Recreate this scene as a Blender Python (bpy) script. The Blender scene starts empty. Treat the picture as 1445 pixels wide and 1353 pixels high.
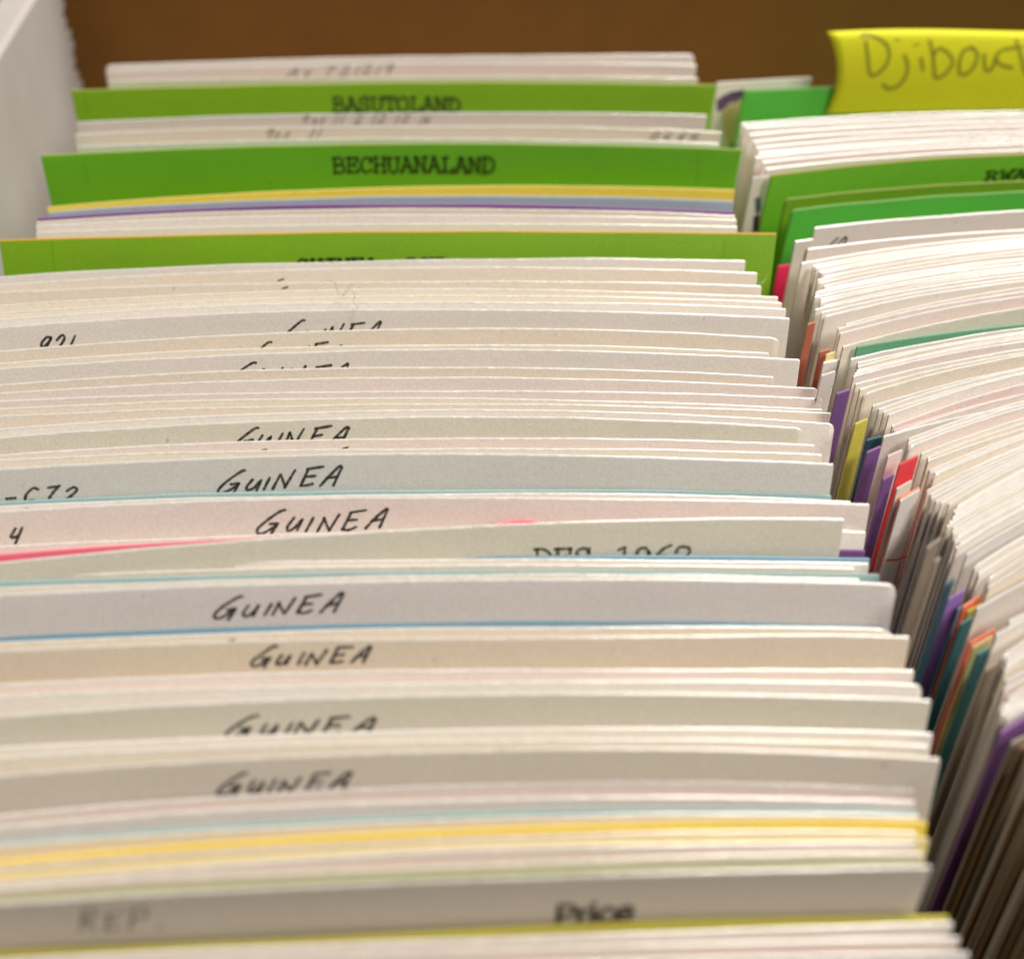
import bpy, math, random
from math import sin, cos, tan, atan, radians, sqrt, pi, exp

# ------------------------------------------------------------------ camera
F, PX, PY, HZ = 1650.0, 600.0, 676.5, -889.0       # focal length, principal point, vanishing line of the 1445x1353 photograph
PITCH = atan((PY - HZ) / F)
CAM_H = 0.1566 * cos(PITCH)                         # metres above the tops of the cards
S = bpy.context.scene
COL = S.collection
cam_d = bpy.data.cameras.new("camera")
cam = bpy.data.objects.new("camera", cam_d)
COL.objects.link(cam)
cam.location = (0, 0, CAM_H)
cam.rotation_euler = (pi / 2 - PITCH, 0, 0)
cam_d.sensor_fit = 'HORIZONTAL'
cam_d.sensor_width = 36
cam_d.lens = 36 * F / 1445
cam_d.shift_x = (722.5 - PX) / 1445
cam_d.clip_start = 0.01
cam_d.clip_end = 20
cam_d.dof.use_dof = True
cam_d.dof.focus_distance = 0.180
cam_d.dof.aperture_fstop = 12.2
S.camera = cam

# ------------------------------------------------------------------ light
w = bpy.data.worlds.new("World")
S.world = w
w.use_nodes = True
w.node_tree.nodes["Background"].inputs[0].default_value = (1.0, 0.90, 0.79, 1)
w.node_tree.nodes["Background"].inputs[1].default_value = 0.06

def area(name, loc, aim, size, power, col):
    d = bpy.data.lights.new(name, 'AREA')
    d.shape = 'RECTANGLE'
    d.size, d.size_y = size
    d.energy = power
    d.color = col
    o = bpy.data.objects.new(name, d)
    COL.objects.link(o)
    o.location = loc
    v = [loc[i] - aim[i] for i in range(3)]
    import mathutils
    o.rotation_euler = mathutils.Vector(v).to_track_quat('Z', 'Y').to_euler()
    return o
area("ceiling_lamp", (0.33, 0.50, 0.92), (0.03, 0.16, 0), (0.34, 0.22), 14.8, (1.0, 0.92, 0.84))
area("room_lamp", (0.62, -0.18, 0.88), (0.03, 0.16, 0), (0.4, 0.3), 7.8, (1.0, 0.93, 0.87))

S.view_settings.view_transform = 'Standard'
S.view_settings.look = 'None'
S.view_settings.exposure = 0.0
S.view_settings.gamma = 1.0
S.cycles.use_denoising = True
S.cycles.max_bounces = 8
S.cycles.diffuse_bounces = 5
S.cycles.use_adaptive_sampling = False

# ------------------------------------------------------------------ helpers
CP, SP = cos(PITCH), sin(PITCH)
def ray(px, py):
    a, b = (px - PX) / F, -(py - PY) / F
    return (a, CP + b * SP, -SP + b * CP)
def on_z(px, py, z=0.0):
    r = ray(px, py)
    t = (z - CAM_H) / r[2]
    return (r[0] * t, r[1] * t)
def to_px(p):
    x, y, z = p[0], p[1], p[2] - CAM_H
    d = y * CP - z * SP
    u = y * SP + z * CP
    return (PX + F * x / d, PY - F * u / d)

def mesh_obj(name, verts, faces, mats, idx=None, parent=None, smooth=True, origin=None):
    me = bpy.data.meshes.new(name)
    o3 = origin or (0, 0, 0)
    if parent is not None and origin is None:
        o3 = tuple(parent.location)
    me.from_pydata([(v[0] - o3[0], v[1] - o3[1], v[2] - o3[2]) for v in verts], [], faces)
    for m in mats:
        me.materials.append(m)
    if idx:
        me.polygons.foreach_set("material_index", idx)
    if smooth:
        me.polygons.foreach_set("use_smooth", [True] * len(faces))
    me.update()
    ob = bpy.data.objects.new(name, me)
    COL.objects.link(ob)
    if parent is not None:
        ob.parent = parent
    else:
        ob.location = o3
    return ob
def tag(o, label=None, cat=None, group=None, kind=None):
    if label: o["label"] = label
    if cat: o["category"] = cat
    if group: o["group"] = group
    if kind: o["kind"] = kind
    return o

# ------------------------------------------------------------------ materials
MATS = {}
def lin(c):
    return tuple(((v / 255) / 12.92 if v <= 10 else (((v / 255) + 0.055) / 1.055) ** 2.4) for v in c)
def paper(name, rgb, rough=0.6, coat=0.0, mottled=0.05, bump=0.25, translucent=0.0, fleck=0.0):
    if name in MATS: return MATS[name]
    m = bpy.data.materials.new(name)
    m.use_nodes = True
    nt = m.node_tree
    N, L = nt.nodes, nt.links
    b = N["Principled BSDF"]
    b.inputs["Roughness"].default_value = rough
    b.inputs["Coat Weight"].default_value = coat
    b.inputs["Coat Roughness"].default_value = 0.18
    b.inputs["Specular IOR Level"].default_value = 0.35
    tc = N.new("ShaderNodeTexCoord")
    oi = N.new("ShaderNodeObjectInfo")
    off = N.new("ShaderNodeVectorMath"); off.operation = 'ADD'
    L.new(tc.outputs["Object"], off.inputs[0]); 
    sc = N.new("ShaderNodeVectorMath"); sc.operation = 'SCALE'; sc.inputs["Scale"].default_value = 7.0
    cmb = N.new("ShaderNodeCombineXYZ")
    for i in range(3): L.new(oi.outputs["Random"], cmb.inputs[i])
    L.new(cmb.outputs[0], sc.inputs[0]); L.new(sc.outputs[0], off.inputs[1])
    n1 = N.new("ShaderNodeTexNoise"); n1.inputs["Scale"].default_value = 60; n1.inputs["Detail"].default_value = 4
    n2 = N.new("ShaderNodeTexNoise"); n2.inputs["Scale"].default_value = 1400; n2.inputs["Detail"].default_value = 3
    L.new(off.outputs[0], n1.inputs["Vector"]); L.new(off.outputs[0], n2.inputs["Vector"])
    mx = N.new("ShaderNodeMix"); mx.data_type = 'RGBA'
    c = rgb
    d = tuple(v * (1 - 2.2 * mottled) for v in c)
    mx.inputs["A"].default_value = (*d, 1); mx.inputs["B"].default_value = (*[min(1, v * (1 + mottled)) for v in c], 1)
    L.new(n1.outputs["Fac"], mx.inputs["Factor"])
    # every sheet is its own shade of the stock
    hsv = N.new("ShaderNodeHueSaturation")
    mr = N.new("ShaderNodeMapRange"); mr.inputs["To Min"].default_value = 0.94; mr.inputs["To Max"].default_value = 1.05
    L.new(oi.outputs["Random"], mr.inputs["Value"]); L.new(mr.outputs[0], hsv.inputs["Value"])
    L.new(mx.outputs["Result"], hsv.inputs["Color"])
    # small specks of dirt
    n3 = N.new("ShaderNodeTexNoise"); n3.inputs["Scale"].default_value = 420; n3.inputs["Detail"].default_value = 2
    L.new(off.outputs[0], n3.inputs["Vector"])
    rp = N.new("ShaderNodeMapRange"); rp.inputs["From Min"].default_value = 0.745; rp.inputs["From Max"].default_value = 0.80
    rp.inputs["To Max"].default_value = 0.45
    L.new(n3.outputs["Fac"], rp.inputs["Value"])
    mx2 = N.new("ShaderNodeMix"); mx2.data_type = 'RGBA'
    mx2.inputs["B"].default_value = (c[0] * .35, c[1] * .3, c[2] * .25, 1)
    L.new(hsv.outputs[0], mx2.inputs["A"]); L.new(rp.outputs[0], mx2.inputs["Factor"])
    n4 = N.new("ShaderNodeTexNoise"); n4.inputs["Scale"].default_value = 3600; n4.inputs["Detail"].default_value = 1
    L.new(off.outputs[0], n4.inputs["Vector"])
    g_ = N.new("ShaderNodeMapRange"); g_.inputs["From Min"].default_value = .3; g_.inputs["From Max"].default_value = .7
    g_.inputs["To Min"].default_value = 0.90; g_.inputs["To Max"].default_value = 1.06
    L.new(n4.outputs["Fac"], g_.inputs["Value"])
    h2 = N.new("ShaderNodeHueSaturation"); L.new(g_.outputs[0], h2.inputs["Value"]); L.new(mx2.outputs["Result"], h2.inputs["Color"])
    mx2 = h2
    L.new(h2.outputs[0], b.inputs["Base Color"])
    bp = N.new("ShaderNodeBump"); bp.inputs["Strength"].default_value = bump; bp.inputs["Distance"].default_value = 0.0001
    L.new(n2.outputs["Fac"], bp.inputs["Height"]); L.new(bp.outputs[0], b.inputs["Normal"])
    if translucent:
        tr = N.new("ShaderNodeBsdfTranslucent"); L.new(mx2.outputs[0], tr.inputs["Color"])
        ms = N.new("ShaderNodeMixShader"); ms.inputs[0].default_value = translucent
        L.new(b.outputs[0], ms.inputs[1]); L.new(tr.outputs[0], ms.inputs[2])
        L.new(ms.outputs[0], N["Material Output"].inputs["Surface"])
    MATS[name] = m
    return m
def plastic_edge(name, rgb):
    """top edge of a sleeved card: clear film folded over the board, catching the lamp in broken glints"""
    if name in MATS: return MATS[name]
    m = bpy.data.materials.new(name); m.use_nodes = True
    N, L = m.node_tree.nodes, m.node_tree.links
    b = N["Principled BSDF"]
    b.inputs["Base Color"].default_value = (*rgb, 1)
    b.inputs["Roughness"].default_value = 0.30
    b.inputs["Coat Weight"].default_value = 1.0
    b.inputs["Coat IOR"].default_value = 1.9
    b.inputs["Coat Roughness"].default_value = 0.07
    tc = N.new("ShaderNodeTexCoord")
    n = N.new("ShaderNodeTexNoise"); n.inputs["Scale"].default_value = 420; n.inputs["Detail"].default_value = 5
    L.new(tc.outputs["Object"], n.inputs["Vector"])
    bp = N.new("ShaderNodeBump"); bp.inputs["Strength"].default_value = 0.9; bp.inputs["Distance"].default_value = 0.0004
    L.new(n.outputs["Fac"], bp.inputs["Height"]); L.new(bp.outputs[0], b.inputs["Normal"])
    MATS[name] = m
    return m

TONES = {   # face colour (linear), edge colour, plastic edge?
 'gray':   ((.63, .60, .56), (.84, .82, .78), True),
 'beige':  ((.69, .63, .54), (.84, .81, .74), True),
 'cream':  ((.75, .70, .60), (.86, .83, .75), True),
 'white':  ((.76, .73, .68), (.88, .86, .81), True),
 'pink':   ((.72, .65, .61), (.86, .82, .78), True),
 'slate':  ((.56, .575, .55), (.82, .82, .79), True),
 'lilac':  ((.62, .60, .60), (.85, .84, .82), True),
 'tan':    ((.66, .585, .47), (.82, .77, .68), True),
 'sage':   ((.59, .575, .49), (.84, .82, .75), True),
 'khaki':  ((.58, .54, .47), (.82, .78, .70), True),
 'lime':   ((.23, .46, .010), (.42, .52, .10), False),
 'green':  ((.17, .54, .018), (.40, .55, .12), False),
 'limeo':  ((.19, .39, .008), (.80, .42, .06), False),
 'emerald':((.09, .50, .045), (.25, .50, .14), False),
 'olive':  ((.17, .34, .006), (.34, .42, .08), False),
 'kelly':  ((.16, .47, .02), (.50, .40, .10), False),
 'yellow': ((.90, .68, .08), (.92, .74, .18), False),
 'ltyel':  ((.80, .68, .30), (.84, .74, .40), False),
 'blue':   ((.38, .46, .52), (.50, .58, .62), False),
 'teal':   ((.045, .19, .21), (.12, .36, .38), False),
 'azure':  ((.16, .34, .48), (.26, .44, .56), False),
 'purple': ((.15, .065, .21), (.34, .16, .42), False),
 'violet': ((.22, .13, .42), (.32, .20, .50), False),
 'red':    ((.72, .045, .055), (.80, .10, .10), False),
 'crimson':((.62, .005, .07), (.70, .03, .10), False),
 'coral':  ((.84, .20, .12), (.88, .32, .20), False),
 'rose':   ((.74, .42, .38), (.84, .60, .56), False),
 'aqua':   ((.30, .46, .46), (.36, .52, .52), False),
 'hotpink':((.88, .14, .22), (.90, .25, .30), False),
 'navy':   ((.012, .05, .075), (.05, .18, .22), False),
 'mint':   ((.14, .38, .22), (.22, .46, .30), False),
 'brick':  ((.38, .11, .065), (.62, .24, .15), False),  # coral stock with the shade of the gap mixed into its colour
 'moss':   ((.30, .34, .16), (.46, .50, .28), False),
 'chart':  ((.54, .49, .07), (.70, .64, .12), False),
 'brown':  ((.11, .065, .032), (.34, .20, .10), False),  # brown darkened further to deepen the shadow between the rows
 'taupe':  ((.24, .195, .145), (.46, .39, .31), False),  # low colour carries the gap's shade on these cards
 'postal': ((.74, .68, .60), (.84, .80, .74), False),
}
WORD = {'gray': 'pale grey', 'beige': 'beige', 'cream': 'cream', 'white': 'white', 'pink': 'pinkish white', 'slate': 'blue-grey',
 'lilac': 'lilac grey', 'tan': 'tan', 'sage': 'sage-tinted white', 'khaki': 'khaki grey', 'lime': 'lime green', 'green': 'bright green',
 'limeo': 'lime green', 'emerald': 'emerald green', 'olive': 'olive green', 'kelly': 'grass green', 'yellow': 'deep yellow', 'ltyel': 'pale yellow',
 'blue': 'pale blue', 'teal': 'teal', 'azure': 'light blue', 'purple': 'purple', 'violet': 'violet', 'red': 'red', 'crimson': 'crimson',
 'coral': 'coral red', 'rose':   ((.74, .42, .38), (.84, .60, .56), False),
 'rose': 'rose pink', 'aqua':   ((.30, .46, .46), (.36, .52, .52), False),
 'aqua': 'muted teal', 'hotpink': 'hot pink', 'navy': 'dark teal', 'mint': 'mint green', 'brick':  ((.38, .11, .065), (.62, .24, .15), False),
 'moss':   ((.30, .34, .16), (.46, .50, .28), False),
 'brick':  ((.38, .11, .065), (.62, .24, .15), False),
 'brick': 'brick red', 'moss': 'moss green', 'chart': 'mustard yellow', 'brown': 'brown',
 'taupe': 'taupe', 'postal': 'off-white'}
def tone(t):
    f, e, pl = TONES[t]
    e = tuple(v * (.76 if pl else .8) for v in e)
    sat = t in ('lime', 'green', 'limeo', 'emerald', 'olive', 'kelly')
    if pl: f = (f[0], f[1] * .975, f[2] * .95)
    face = paper("paper_" + t, f, rough=0.55, coat=0.05 if pl else 0.0, mottled=0.03 if not sat else 0.06)
    edge = plastic_edge("edge_" + t, e) if pl else paper("paper_edge_" + t, e, rough=0.6)
    return face, edge
def ink(name, rgb, rough=0.45, alpha=1.0):
    if name in MATS: return MATS[name]
    m = bpy.data.materials.new(name); m.use_nodes = True
    N, L = m.node_tree.nodes, m.node_tree.links
    b = N["Principled BSDF"]
    b.inputs["Base Color"].default_value = (*rgb, 1)
    b.inputs["Roughness"].default_value = rough
    tc = N.new("ShaderNodeTexCoord")
    n = N.new("ShaderNodeTexNoise"); n.inputs["Scale"].default_value = 1600; n.inputs["Detail"].default_value = 3
    L.new(tc.outputs["Object"], n.inputs["Vector"])
    r = N.new("ShaderNodeMapRange")
    r.inputs["From Min"].default_value = 0.3; r.inputs["From Max"].default_value = 0.6
    r.inputs["To Min"].default_value = alpha * 0.72; r.inputs["To Max"].default_value = alpha
    L.new(n.outputs["Fac"], r.inputs["Value"]); L.new(r.outputs[0], b.inputs["Alpha"])
    MATS[name] = m
    return m
INK = ink("black_pen_ink", (.022, .020, .024), alpha=.95)
TYPE = ink("typewriter_ink", (.02, .035, .01), alpha=.78)
PENCIL = ink("pencil_lead", (.20, .19, .18), alpha=.48)
PENCIL2 = ink("pencil_on_yellow", (.20, .20, .02), alpha=.55)
PRINT = ink("printed_ink", (.02, .018, .02), alpha=1.0)

# ------------------------------------------------------------------ cards
class Card:
    """a bowed, leaning sheet: the top edge runs x0..x1 at height z along y = f(x); the sheet falls with lean t"""
    def __init__(s, x0, x1, z, f, t, H, th=0.00045, r=0.0, seed=0):
        s.x0, s.x1, s.z, s.f, s.t, s.H, s.th, s.r = x0, x1, z, f, t, H, th, r
        rr = random.Random(seed)
        s.w = [(rr.uniform(.00003, .00013), rr.uniform(25, 90), rr.uniform(0, 6)) for _ in range(3)]
        s.zw = [(rr.uniform(.00001, .00005), rr.uniform(120, 420), rr.uniform(0, 6)) for _ in range(2)]
    def wob(s, x):
        return sum(a * sin(k * x + p) for a, k, p in s.w)
    def zwob(s, x):
        return sum(a * sin(k * x + p) for a, k, p in s.zw)
    def P(s, x, v, off=0.0):
        return (x, s.f(x) + s.wob(x) - v * sin(s.t) - off * cos(s.t), s.z + s.zwob(x) - v * cos(s.t) + off * sin(s.t))
    def corner(s, x):
        d = min(x - s.x0, s.x1 - x)
        if s.r <= 0 or d >= s.r: return 0.0
        return s.r - sqrt(max(0, s.r * s.r - (s.r - d) ** 2))
    def find(s, px, py):
        """(x, v) on the face seen at a pixel"""
        x, v = 0.0, 0.004
        for _ in range(12):
            q = to_px(s.P(x, v)); qa = to_px(s.P(x + 1e-5, v)); qb = to_px(s.P(x, v + 1e-5))
            a, b = (qa[0] - q[0]) / 1e-5, (qb[0] - q[0]) / 1e-5
            c, d = (qa[1] - q[1]) / 1e-5, (qb[1] - q[1]) / 1e-5
            ex, ey = px - q[0], py - q[1]
            det = a * d - b * c
            x += (ex * d - b * ey) / det; v += (a * ey - c * ex) / det
        return x, v
    def build(s, name, mats):
        xs = []
        n = max(6, int(26 * (s.x1 - s.x0) / 0.14))
        for i in range(n + 1): xs.append(s.x0 + (s.x1 - s.x0) * i / n)
        if s.r > 0:
            for k in (.02, .1, .25, .5, .8, 1.0):
                xs += [s.x0 + s.r * k, s.x1 - s.r * k]
        xs = sorted(set(xs))
        V, Fc, I = [], [], []
        h = s.th / 2
        for x in xs:
            c = s.corner(x)
            prof = [(c + s.H * (1 if c < s.H else 1), 0.0, 0), (c + .02, 0.0, 0), (c + h * 1.25, 0.0, 0), (c + h * .3, -h * .8, 1), (c, -h * 1.25, 1), (c + h * .18, -h * 1.75, 1),
                    (c + h * .6, -s.th, 1), (s.H, -s.th, 0)]
            prof[0] = (s.H, 0, 0)
            if s.H < .021: prof[1] = (c + (s.H - c) * .5, 0, 0)
            for v, o, _ in prof: V.append(s.P(x, v, o))
        k = 8
        for i in range(len(xs) - 1):
            for j in range(k - 1):
                a = i * k + j
                Fc.append((a, a + k, a + k + 1, a + 1)); I.append(0 if j in (0, 1) else (1 if j in (2, 3, 4, 5) else 0))
        for base, rev in ((0, False), ((len(xs) - 1) * k, True)):
            fs = [base + j for j in range(k)]
            Fc.append(tuple(fs if rev else fs[::-1])); I.append(1)
        xm = (s.x0 + s.x1) / 2
        ob = mesh_obj(name, V, Fc, mats, I, origin=s.P(xm, s.H))
        for p in ob.data.polygons:
            if len(p.vertices) > 4: p.use_smooth = False
        return ob

# ------------------------------------------------------------------ lettering (strokes laid as thin ribbons of ink on the curved face)
def ccurve(pts, n=5):
    if len(pts) < 3: return pts
    out = []
    P = [pts[0]] + list(pts) + [pts[-1]]
    for i in range(1, len(P) - 2):
        a, b, c, d = P[i - 1], P[i], P[i + 1], P[i + 2]
        for k in range(n):
            t = k / n
            out.append(tuple(.5 * ((2 * b[m]) + (-a[m] + c[m]) * t + (2 * a[m] - 5 * b[m] + 4 * c[m] - d[m]) * t * t + (-a[m] + 3 * b[m] - 3 * c[m] + d[m]) * t ** 3) for m in (0, 1)))
    out.append(pts[-1])
    return out
# letters: (advance, [strokes]); a stroke starting with 'c' is a smooth curve
HAND = {
 'G': (1.15, [['c', (1.0, 1.02), (.78, .98), (.35, .62), (.05, .25), (.12, .02), (.42, .02), (.78, .24), (.92, .40)], [(.55, .40), (.95, .42)], [(.93, .40), (.86, .02), (.84, -.14)]]),
 'U': (.78, [['c', (.12, .58), (.02, .25), (.12, .06), (.35, .14), (.55, .45)], [(.58, .52), (.56, .05)]]),
 'I': (.42, [[(.18, .62), (.10, .03)]]),
 'N': (.98, [[(.10, .62), (.05, .0)], [(.10, .62), (.62, .02)], [(.62, .02), (.78, .80)]]),
 'E': (.95, [[(.10, .76), (.04, .05)], [(.04, .80), (.80, .86)], [(.10, .42), (.55, .46)], ['c', (.04, .05), (.35, .02), (.66, .10)]]),
 'A': (.95, [['c', (.0, .0), (.25, .45), (.55, .84), (.68, .80)], [(.68, .80), (.66, .0)], [(.14, .34), (.66, .40)]]),
 '9': (.8, [['c', (.62, .9), (.3, .95), (.12, .7), (.3, .5), (.6, .75), (.62, .9)], [(.62, .9), (.45, .0)]]),
 '2': (.8, [['c', (.08, .75), (.35, .98), (.6, .78), (.4, .4), (.05, .05)], [(.05, .05), (.7, .08)]]),
 '1': (.5, [[(.3, .95), (.15, .0)]]),
 '7': (.85, [[(.05, .9), (.65, .95)], ['c', (.65, .95), (.4, .5), (.25, .0)]]),
 'C': (.85, [['c', (.65, .85), (.35, .95), (.08, .5), (.2, .08), (.6, .15)]]),
 '4': (.9, [['c', (.15, .95), (.05, .45), (.55, .5)], [(.6, .95), (.5, .0)]]),
 '-': (.75, [[(.05, .35), (.5, .38)]]),
 '/': (.6, [[(.05, .0), (.5, 1.0)]]),
 'a': (.8, [['c', (.6, .6), (.3, .9), (.05, .4), (.3, .1), (.6, .5), (.62, .05)]]),
 '.': (.5, [[(.1, .0), (.16, .08)]]),
 'R': (.95, [[(.1, .95), (.02, .0)], ['c', (.05, .92), (.55, 1.0), (.6, .65), (.1, .5)], [(.25, .5), (.65, .0)]]),
 'P': (.95, [[(.1, .95), (.0, .0)], ['c', (.05, .92), (.6, 1.02), (.65, .62), (.1, .48)]]),
 's': (.6, [['c', (.5, .55), (.2, .6), (.15, .4), (.4, .25), (.3, .02), (.0, .08)]]),
 'o': (.65, [['c', (.3, .55), (.05, .35), (.2, .05), (.45, .2), (.3, .55)]]),
 'y': (.7, [['c', (.05, .6), (.1, .25), (.4, .3)], [(.5, .6), (.1, -.3)]]),
 '6': (.7, [['c', (.5, .95), (.15, .6), (.08, .15), (.35, .02), (.5, .3), (.15, .35)]]),
 ' ': (.7, []),
}
def slab(*marks): return [[(x - w_, y), (x + w_, y)] for x, y, w_ in marks]
TYPED = {
 'A': (1, [[(.10, .0), (.48, 1)], [(.48, 1), (.88, .0)], [(.24, .36), (.74, .36)]] + slab((.12, .02, .12), (.86, .02, .13), (.40, .99, .10))),
 'B': (1, [[(.18, 0), (.18, 1)], ['c', (.06, .99), (.5, 1), (.76, .88), (.7, .6), (.2, .52)], ['c', (.2, .52), (.7, .5), (.9, .28), (.7, .03), (.06, .0)]]),
 'C': (1, [['c', (.82, .72), (.7, .95), (.4, 1), (.12, .6), (.2, .15), (.5, .0), (.85, .2)], [(.83, .98), (.83, .7)]]),
 'D': (1, [[(.2, 0), (.2, 1)], ['c', (.06, 1), (.5, .99), (.86, .7), (.84, .25), (.5, .01), (.06, 0)]]),
 'E': (1, [[(.2, 0), (.2, 1)], [(.06, .99), (.82, .99)], [(.2, .52), (.6, .52)], [(.06, .01), (.86, .01)], [(.82, 1), (.82, .76)], [(.86, .0), (.86, .25)], [(.6, .64), (.6, .40)]]),
 'G': (1, [['c', (.8, .75), (.65, .97), (.35, .98), (.1, .6), (.18, .12), (.5, .0), (.8, .12)], [(.8, .1), (.8, .45)], [(.52, .45), (.92, .45)], [(.8, .97), (.8, .72)]]),
 'H': (1, [[(.2, 0), (.2, 1)], [(.8, 0), (.8, 1)], [(.2, .5), (.8, .5)]] + slab((.2, .01, .13), (.2, .99, .13), (.8, .01, .13), (.8, .99, .13))),
 'I': (1, [[(.5, 0), (.5, 1)]] + slab((.5, .01, .3), (.5, .99, .3))),
 'L': (1, [[(.3, 0), (.3, 1)], [(.12, .99), (.5, .99)], [(.1, .01), (.86, .01)], [(.86, 0), (.86, .32)]]),
 'N': (1, [[(.18, 0), (.18, 1)], [(.18, 1), (.8, 0)], [(.8, 0), (.8, 1)]] + slab((.16, .01, .12), (.12, .99, .1), (.8, .99, .14))),
 'O': (1, [['c', (.5, 1), (.16, .82), (.12, .25), (.5, .0), (.86, .25), (.84, .8), (.5, 1)]]),
 'P': (1, [[(.22, 0), (.22, 1)], ['c', (.08, .99), (.6, 1), (.85, .75), (.6, .46), (.22, .46)]] + slab((.24, .01, .18))),
 'R': (1, [[(.2, 0), (.2, 1)], ['c', (.06, .99), (.55, 1), (.8, .76), (.6, .5), (.2, .5)], [(.5, .5), (.82, .02)]] + slab((.2, .01, .14), (.86, .01, .1))),
 'S': (1, [['c', (.76, .76), (.55, .99), (.2, .88), (.24, .6), (.7, .42), (.8, .15), (.45, .0), (.14, .2)], [(.77, .98), (.77, .7)], [(.14, .28), (.14, .02)]]),
 'T': (1, [[(.5, 0), (.5, 1)], [(.1, .99), (.9, .99)], [(.1, 1), (.1, .74)], [(.9, 1), (.9, .74)]] + slab((.5, .01, .18))),
 'U': (1, [['c', (.2, 1), (.2, .3), (.35, .03), (.65, .03), (.8, .3), (.8, 1)]] + slab((.2, .99, .13), (.8, .99, .13))),
 'W': (1, [[(.12, 1), (.3, 0)], [(.3, 0), (.5, .7)], [(.5, .7), (.7, 0)], [(.7, 0), (.88, 1)]] + slab((.12, .99, .12), (.88, .99, .12))),
 '1': (1, [[(.55, 0), (.55, 1)], [(.25, .88), (.55, 1)], [(.2, .01), (.85, .01)]]),
 '9': (1, [['c', (.8, .68), (.6, .98), (.25, .9), (.2, .6), (.45, .42), (.8, .62)], ['c', (.8, .75), (.75, .3), (.55, .05), (.2, .02)]]),
 '6': (1, [['c', (.85, 1.12), (.5, .95), (.22, .6), (.2, .2), (.5, .0), (.8, .2), (.7, .5), (.4, .55), (.22, .35)]]),
 '2': (1, [['c', (.15, .75), (.3, 1), (.7, 1), (.82, .72), (.5, .35), (.12, .02)], [(.12, .01), (.88, .01)]]),
 '.': (1, [[(.3, .0), (.36, .05)]]),
 ' ': (1, []),
}
SANS = {
 'P': (.70, [[(.1, 0), (.1, 1)], ['c', (.1, .97), (.4, .97), (.58, .85), (.55, .55), (.35, .46), (.1, .46)]]),
 'r': (.42, [[(.1, 0), (.1, .7)], ['c', (.1, .45), (.2, .66), (.38, .68)]]),
 'i': (.28, [[(.1, 0), (.1, .68)], [(.1, .92), (.1, 1.0)]]),
 'c': (.58, [['c', (.5, .55), (.3, .72), (.08, .5), (.1, .15), (.3, .0), (.5, .16)]]),
 'e': (.6, [[(.1, .36), (.52, .38)], ['c', (.52, .38), (.45, .66), (.25, .7), (.08, .4), (.15, .08), (.35, .0), (.5, .14)]]),
}
def write(card, obj, text, p0, p1, hpx, font, mat, wid, shear=0.0, jit=0.0, name="handwriting", seed=1, layer=0.00005):
    rr = random.Random(seed)
    xa, va = card.find(*p0); xb, vb = card.find(*p1); xc, vc = card.find(p0[0], p0[1] - hpx)
    h = va - vc
    adv = sum(font[c][0] for c in text) or 1
    sx = (xb - xa) / adv
    V, Fc = [], []
    cur, lay = 0.0, layer
    for ch in text:
        a, strokes = font[ch]
        jx, jy, js = rr.uniform(-jit, jit), rr.uniform(-jit, jit) * .6, 1 + rr.uniform(-jit, jit)
        for st in strokes:
            smooth_ = st[0] == 'c'
            pts = [tuple(q) for q in (st[1:] if smooth_ else st)]
            if jit: pts = [(q[0] + rr.uniform(-jit, jit) * .35, q[1] + rr.uniform(-jit, jit) * .35) for q in pts]
            pts = ccurve(pts, 6) if smooth_ else [(pts[0][0] + (pts[1][0] - pts[0][0]) * k / 4, pts[0][1] + (pts[1][1] - pts[0][1]) * k / 4) for k in range(5)] if len(pts) == 2 else pts
            L2 = []
            for q in pts:
                u = (cur + q[0] * (.80 if jit > .04 else 1) + jx) * sx
                yy = (q[1] * js + jy) * h
                fr = (cur + q[0]) / adv
                L2.append((xa + u + shear * yy, va + (vb - va) * fr - yy))
            # ribbon
            m = len(L2)
            sec = []
            for i in range(m):
                a0 = L2[max(0, i - 1)]; b0 = L2[min(m - 1, i + 1)]
                dx, dy = b0[0] - a0[0], b0[1] - a0[1]
                l = sqrt(dx * dx + dy * dy) or 1e-9
                ww = wid * (1 + (rr.uniform(-.18, .18) if jit else 0)) * .5
                sec.append((L2[i], (dx / l, dy / l), ww))
            c0, d0, w0 = sec[0]; c1, d1, w1 = sec[-1]
            pre = [((c0[0] - d0[0] * w0 * e, c0[1] - d0[1] * w0 * e), d0, w0 * sqrt(max(.02, 1 - e * e))) for e in (.98, .7)]
            post = [((c1[0] + d1[0] * w1 * e, c1[1] + d1[1] * w1 * e), d1, w1 * sqrt(max(.02, 1 - e * e))) for e in (.7, .98)]
            base = len(V)
            allsec = pre + sec + post
            for c, d, ww in allsec:
                V.append(card.P(c[0] - d[1] * ww, c[1] + d[0] * ww, lay)); V.append(card.P(c[0] + d[1] * ww, c[1] - d[0] * ww, lay))
            for i in range(len(allsec) - 1):
                q = base + 2 * i
                Fc.append((q, q + 2, q + 3, q + 1))
            lay += 0.000004
        cur += a
    return mesh_obj(name, V, Fc, [mat], parent=obj)

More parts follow.
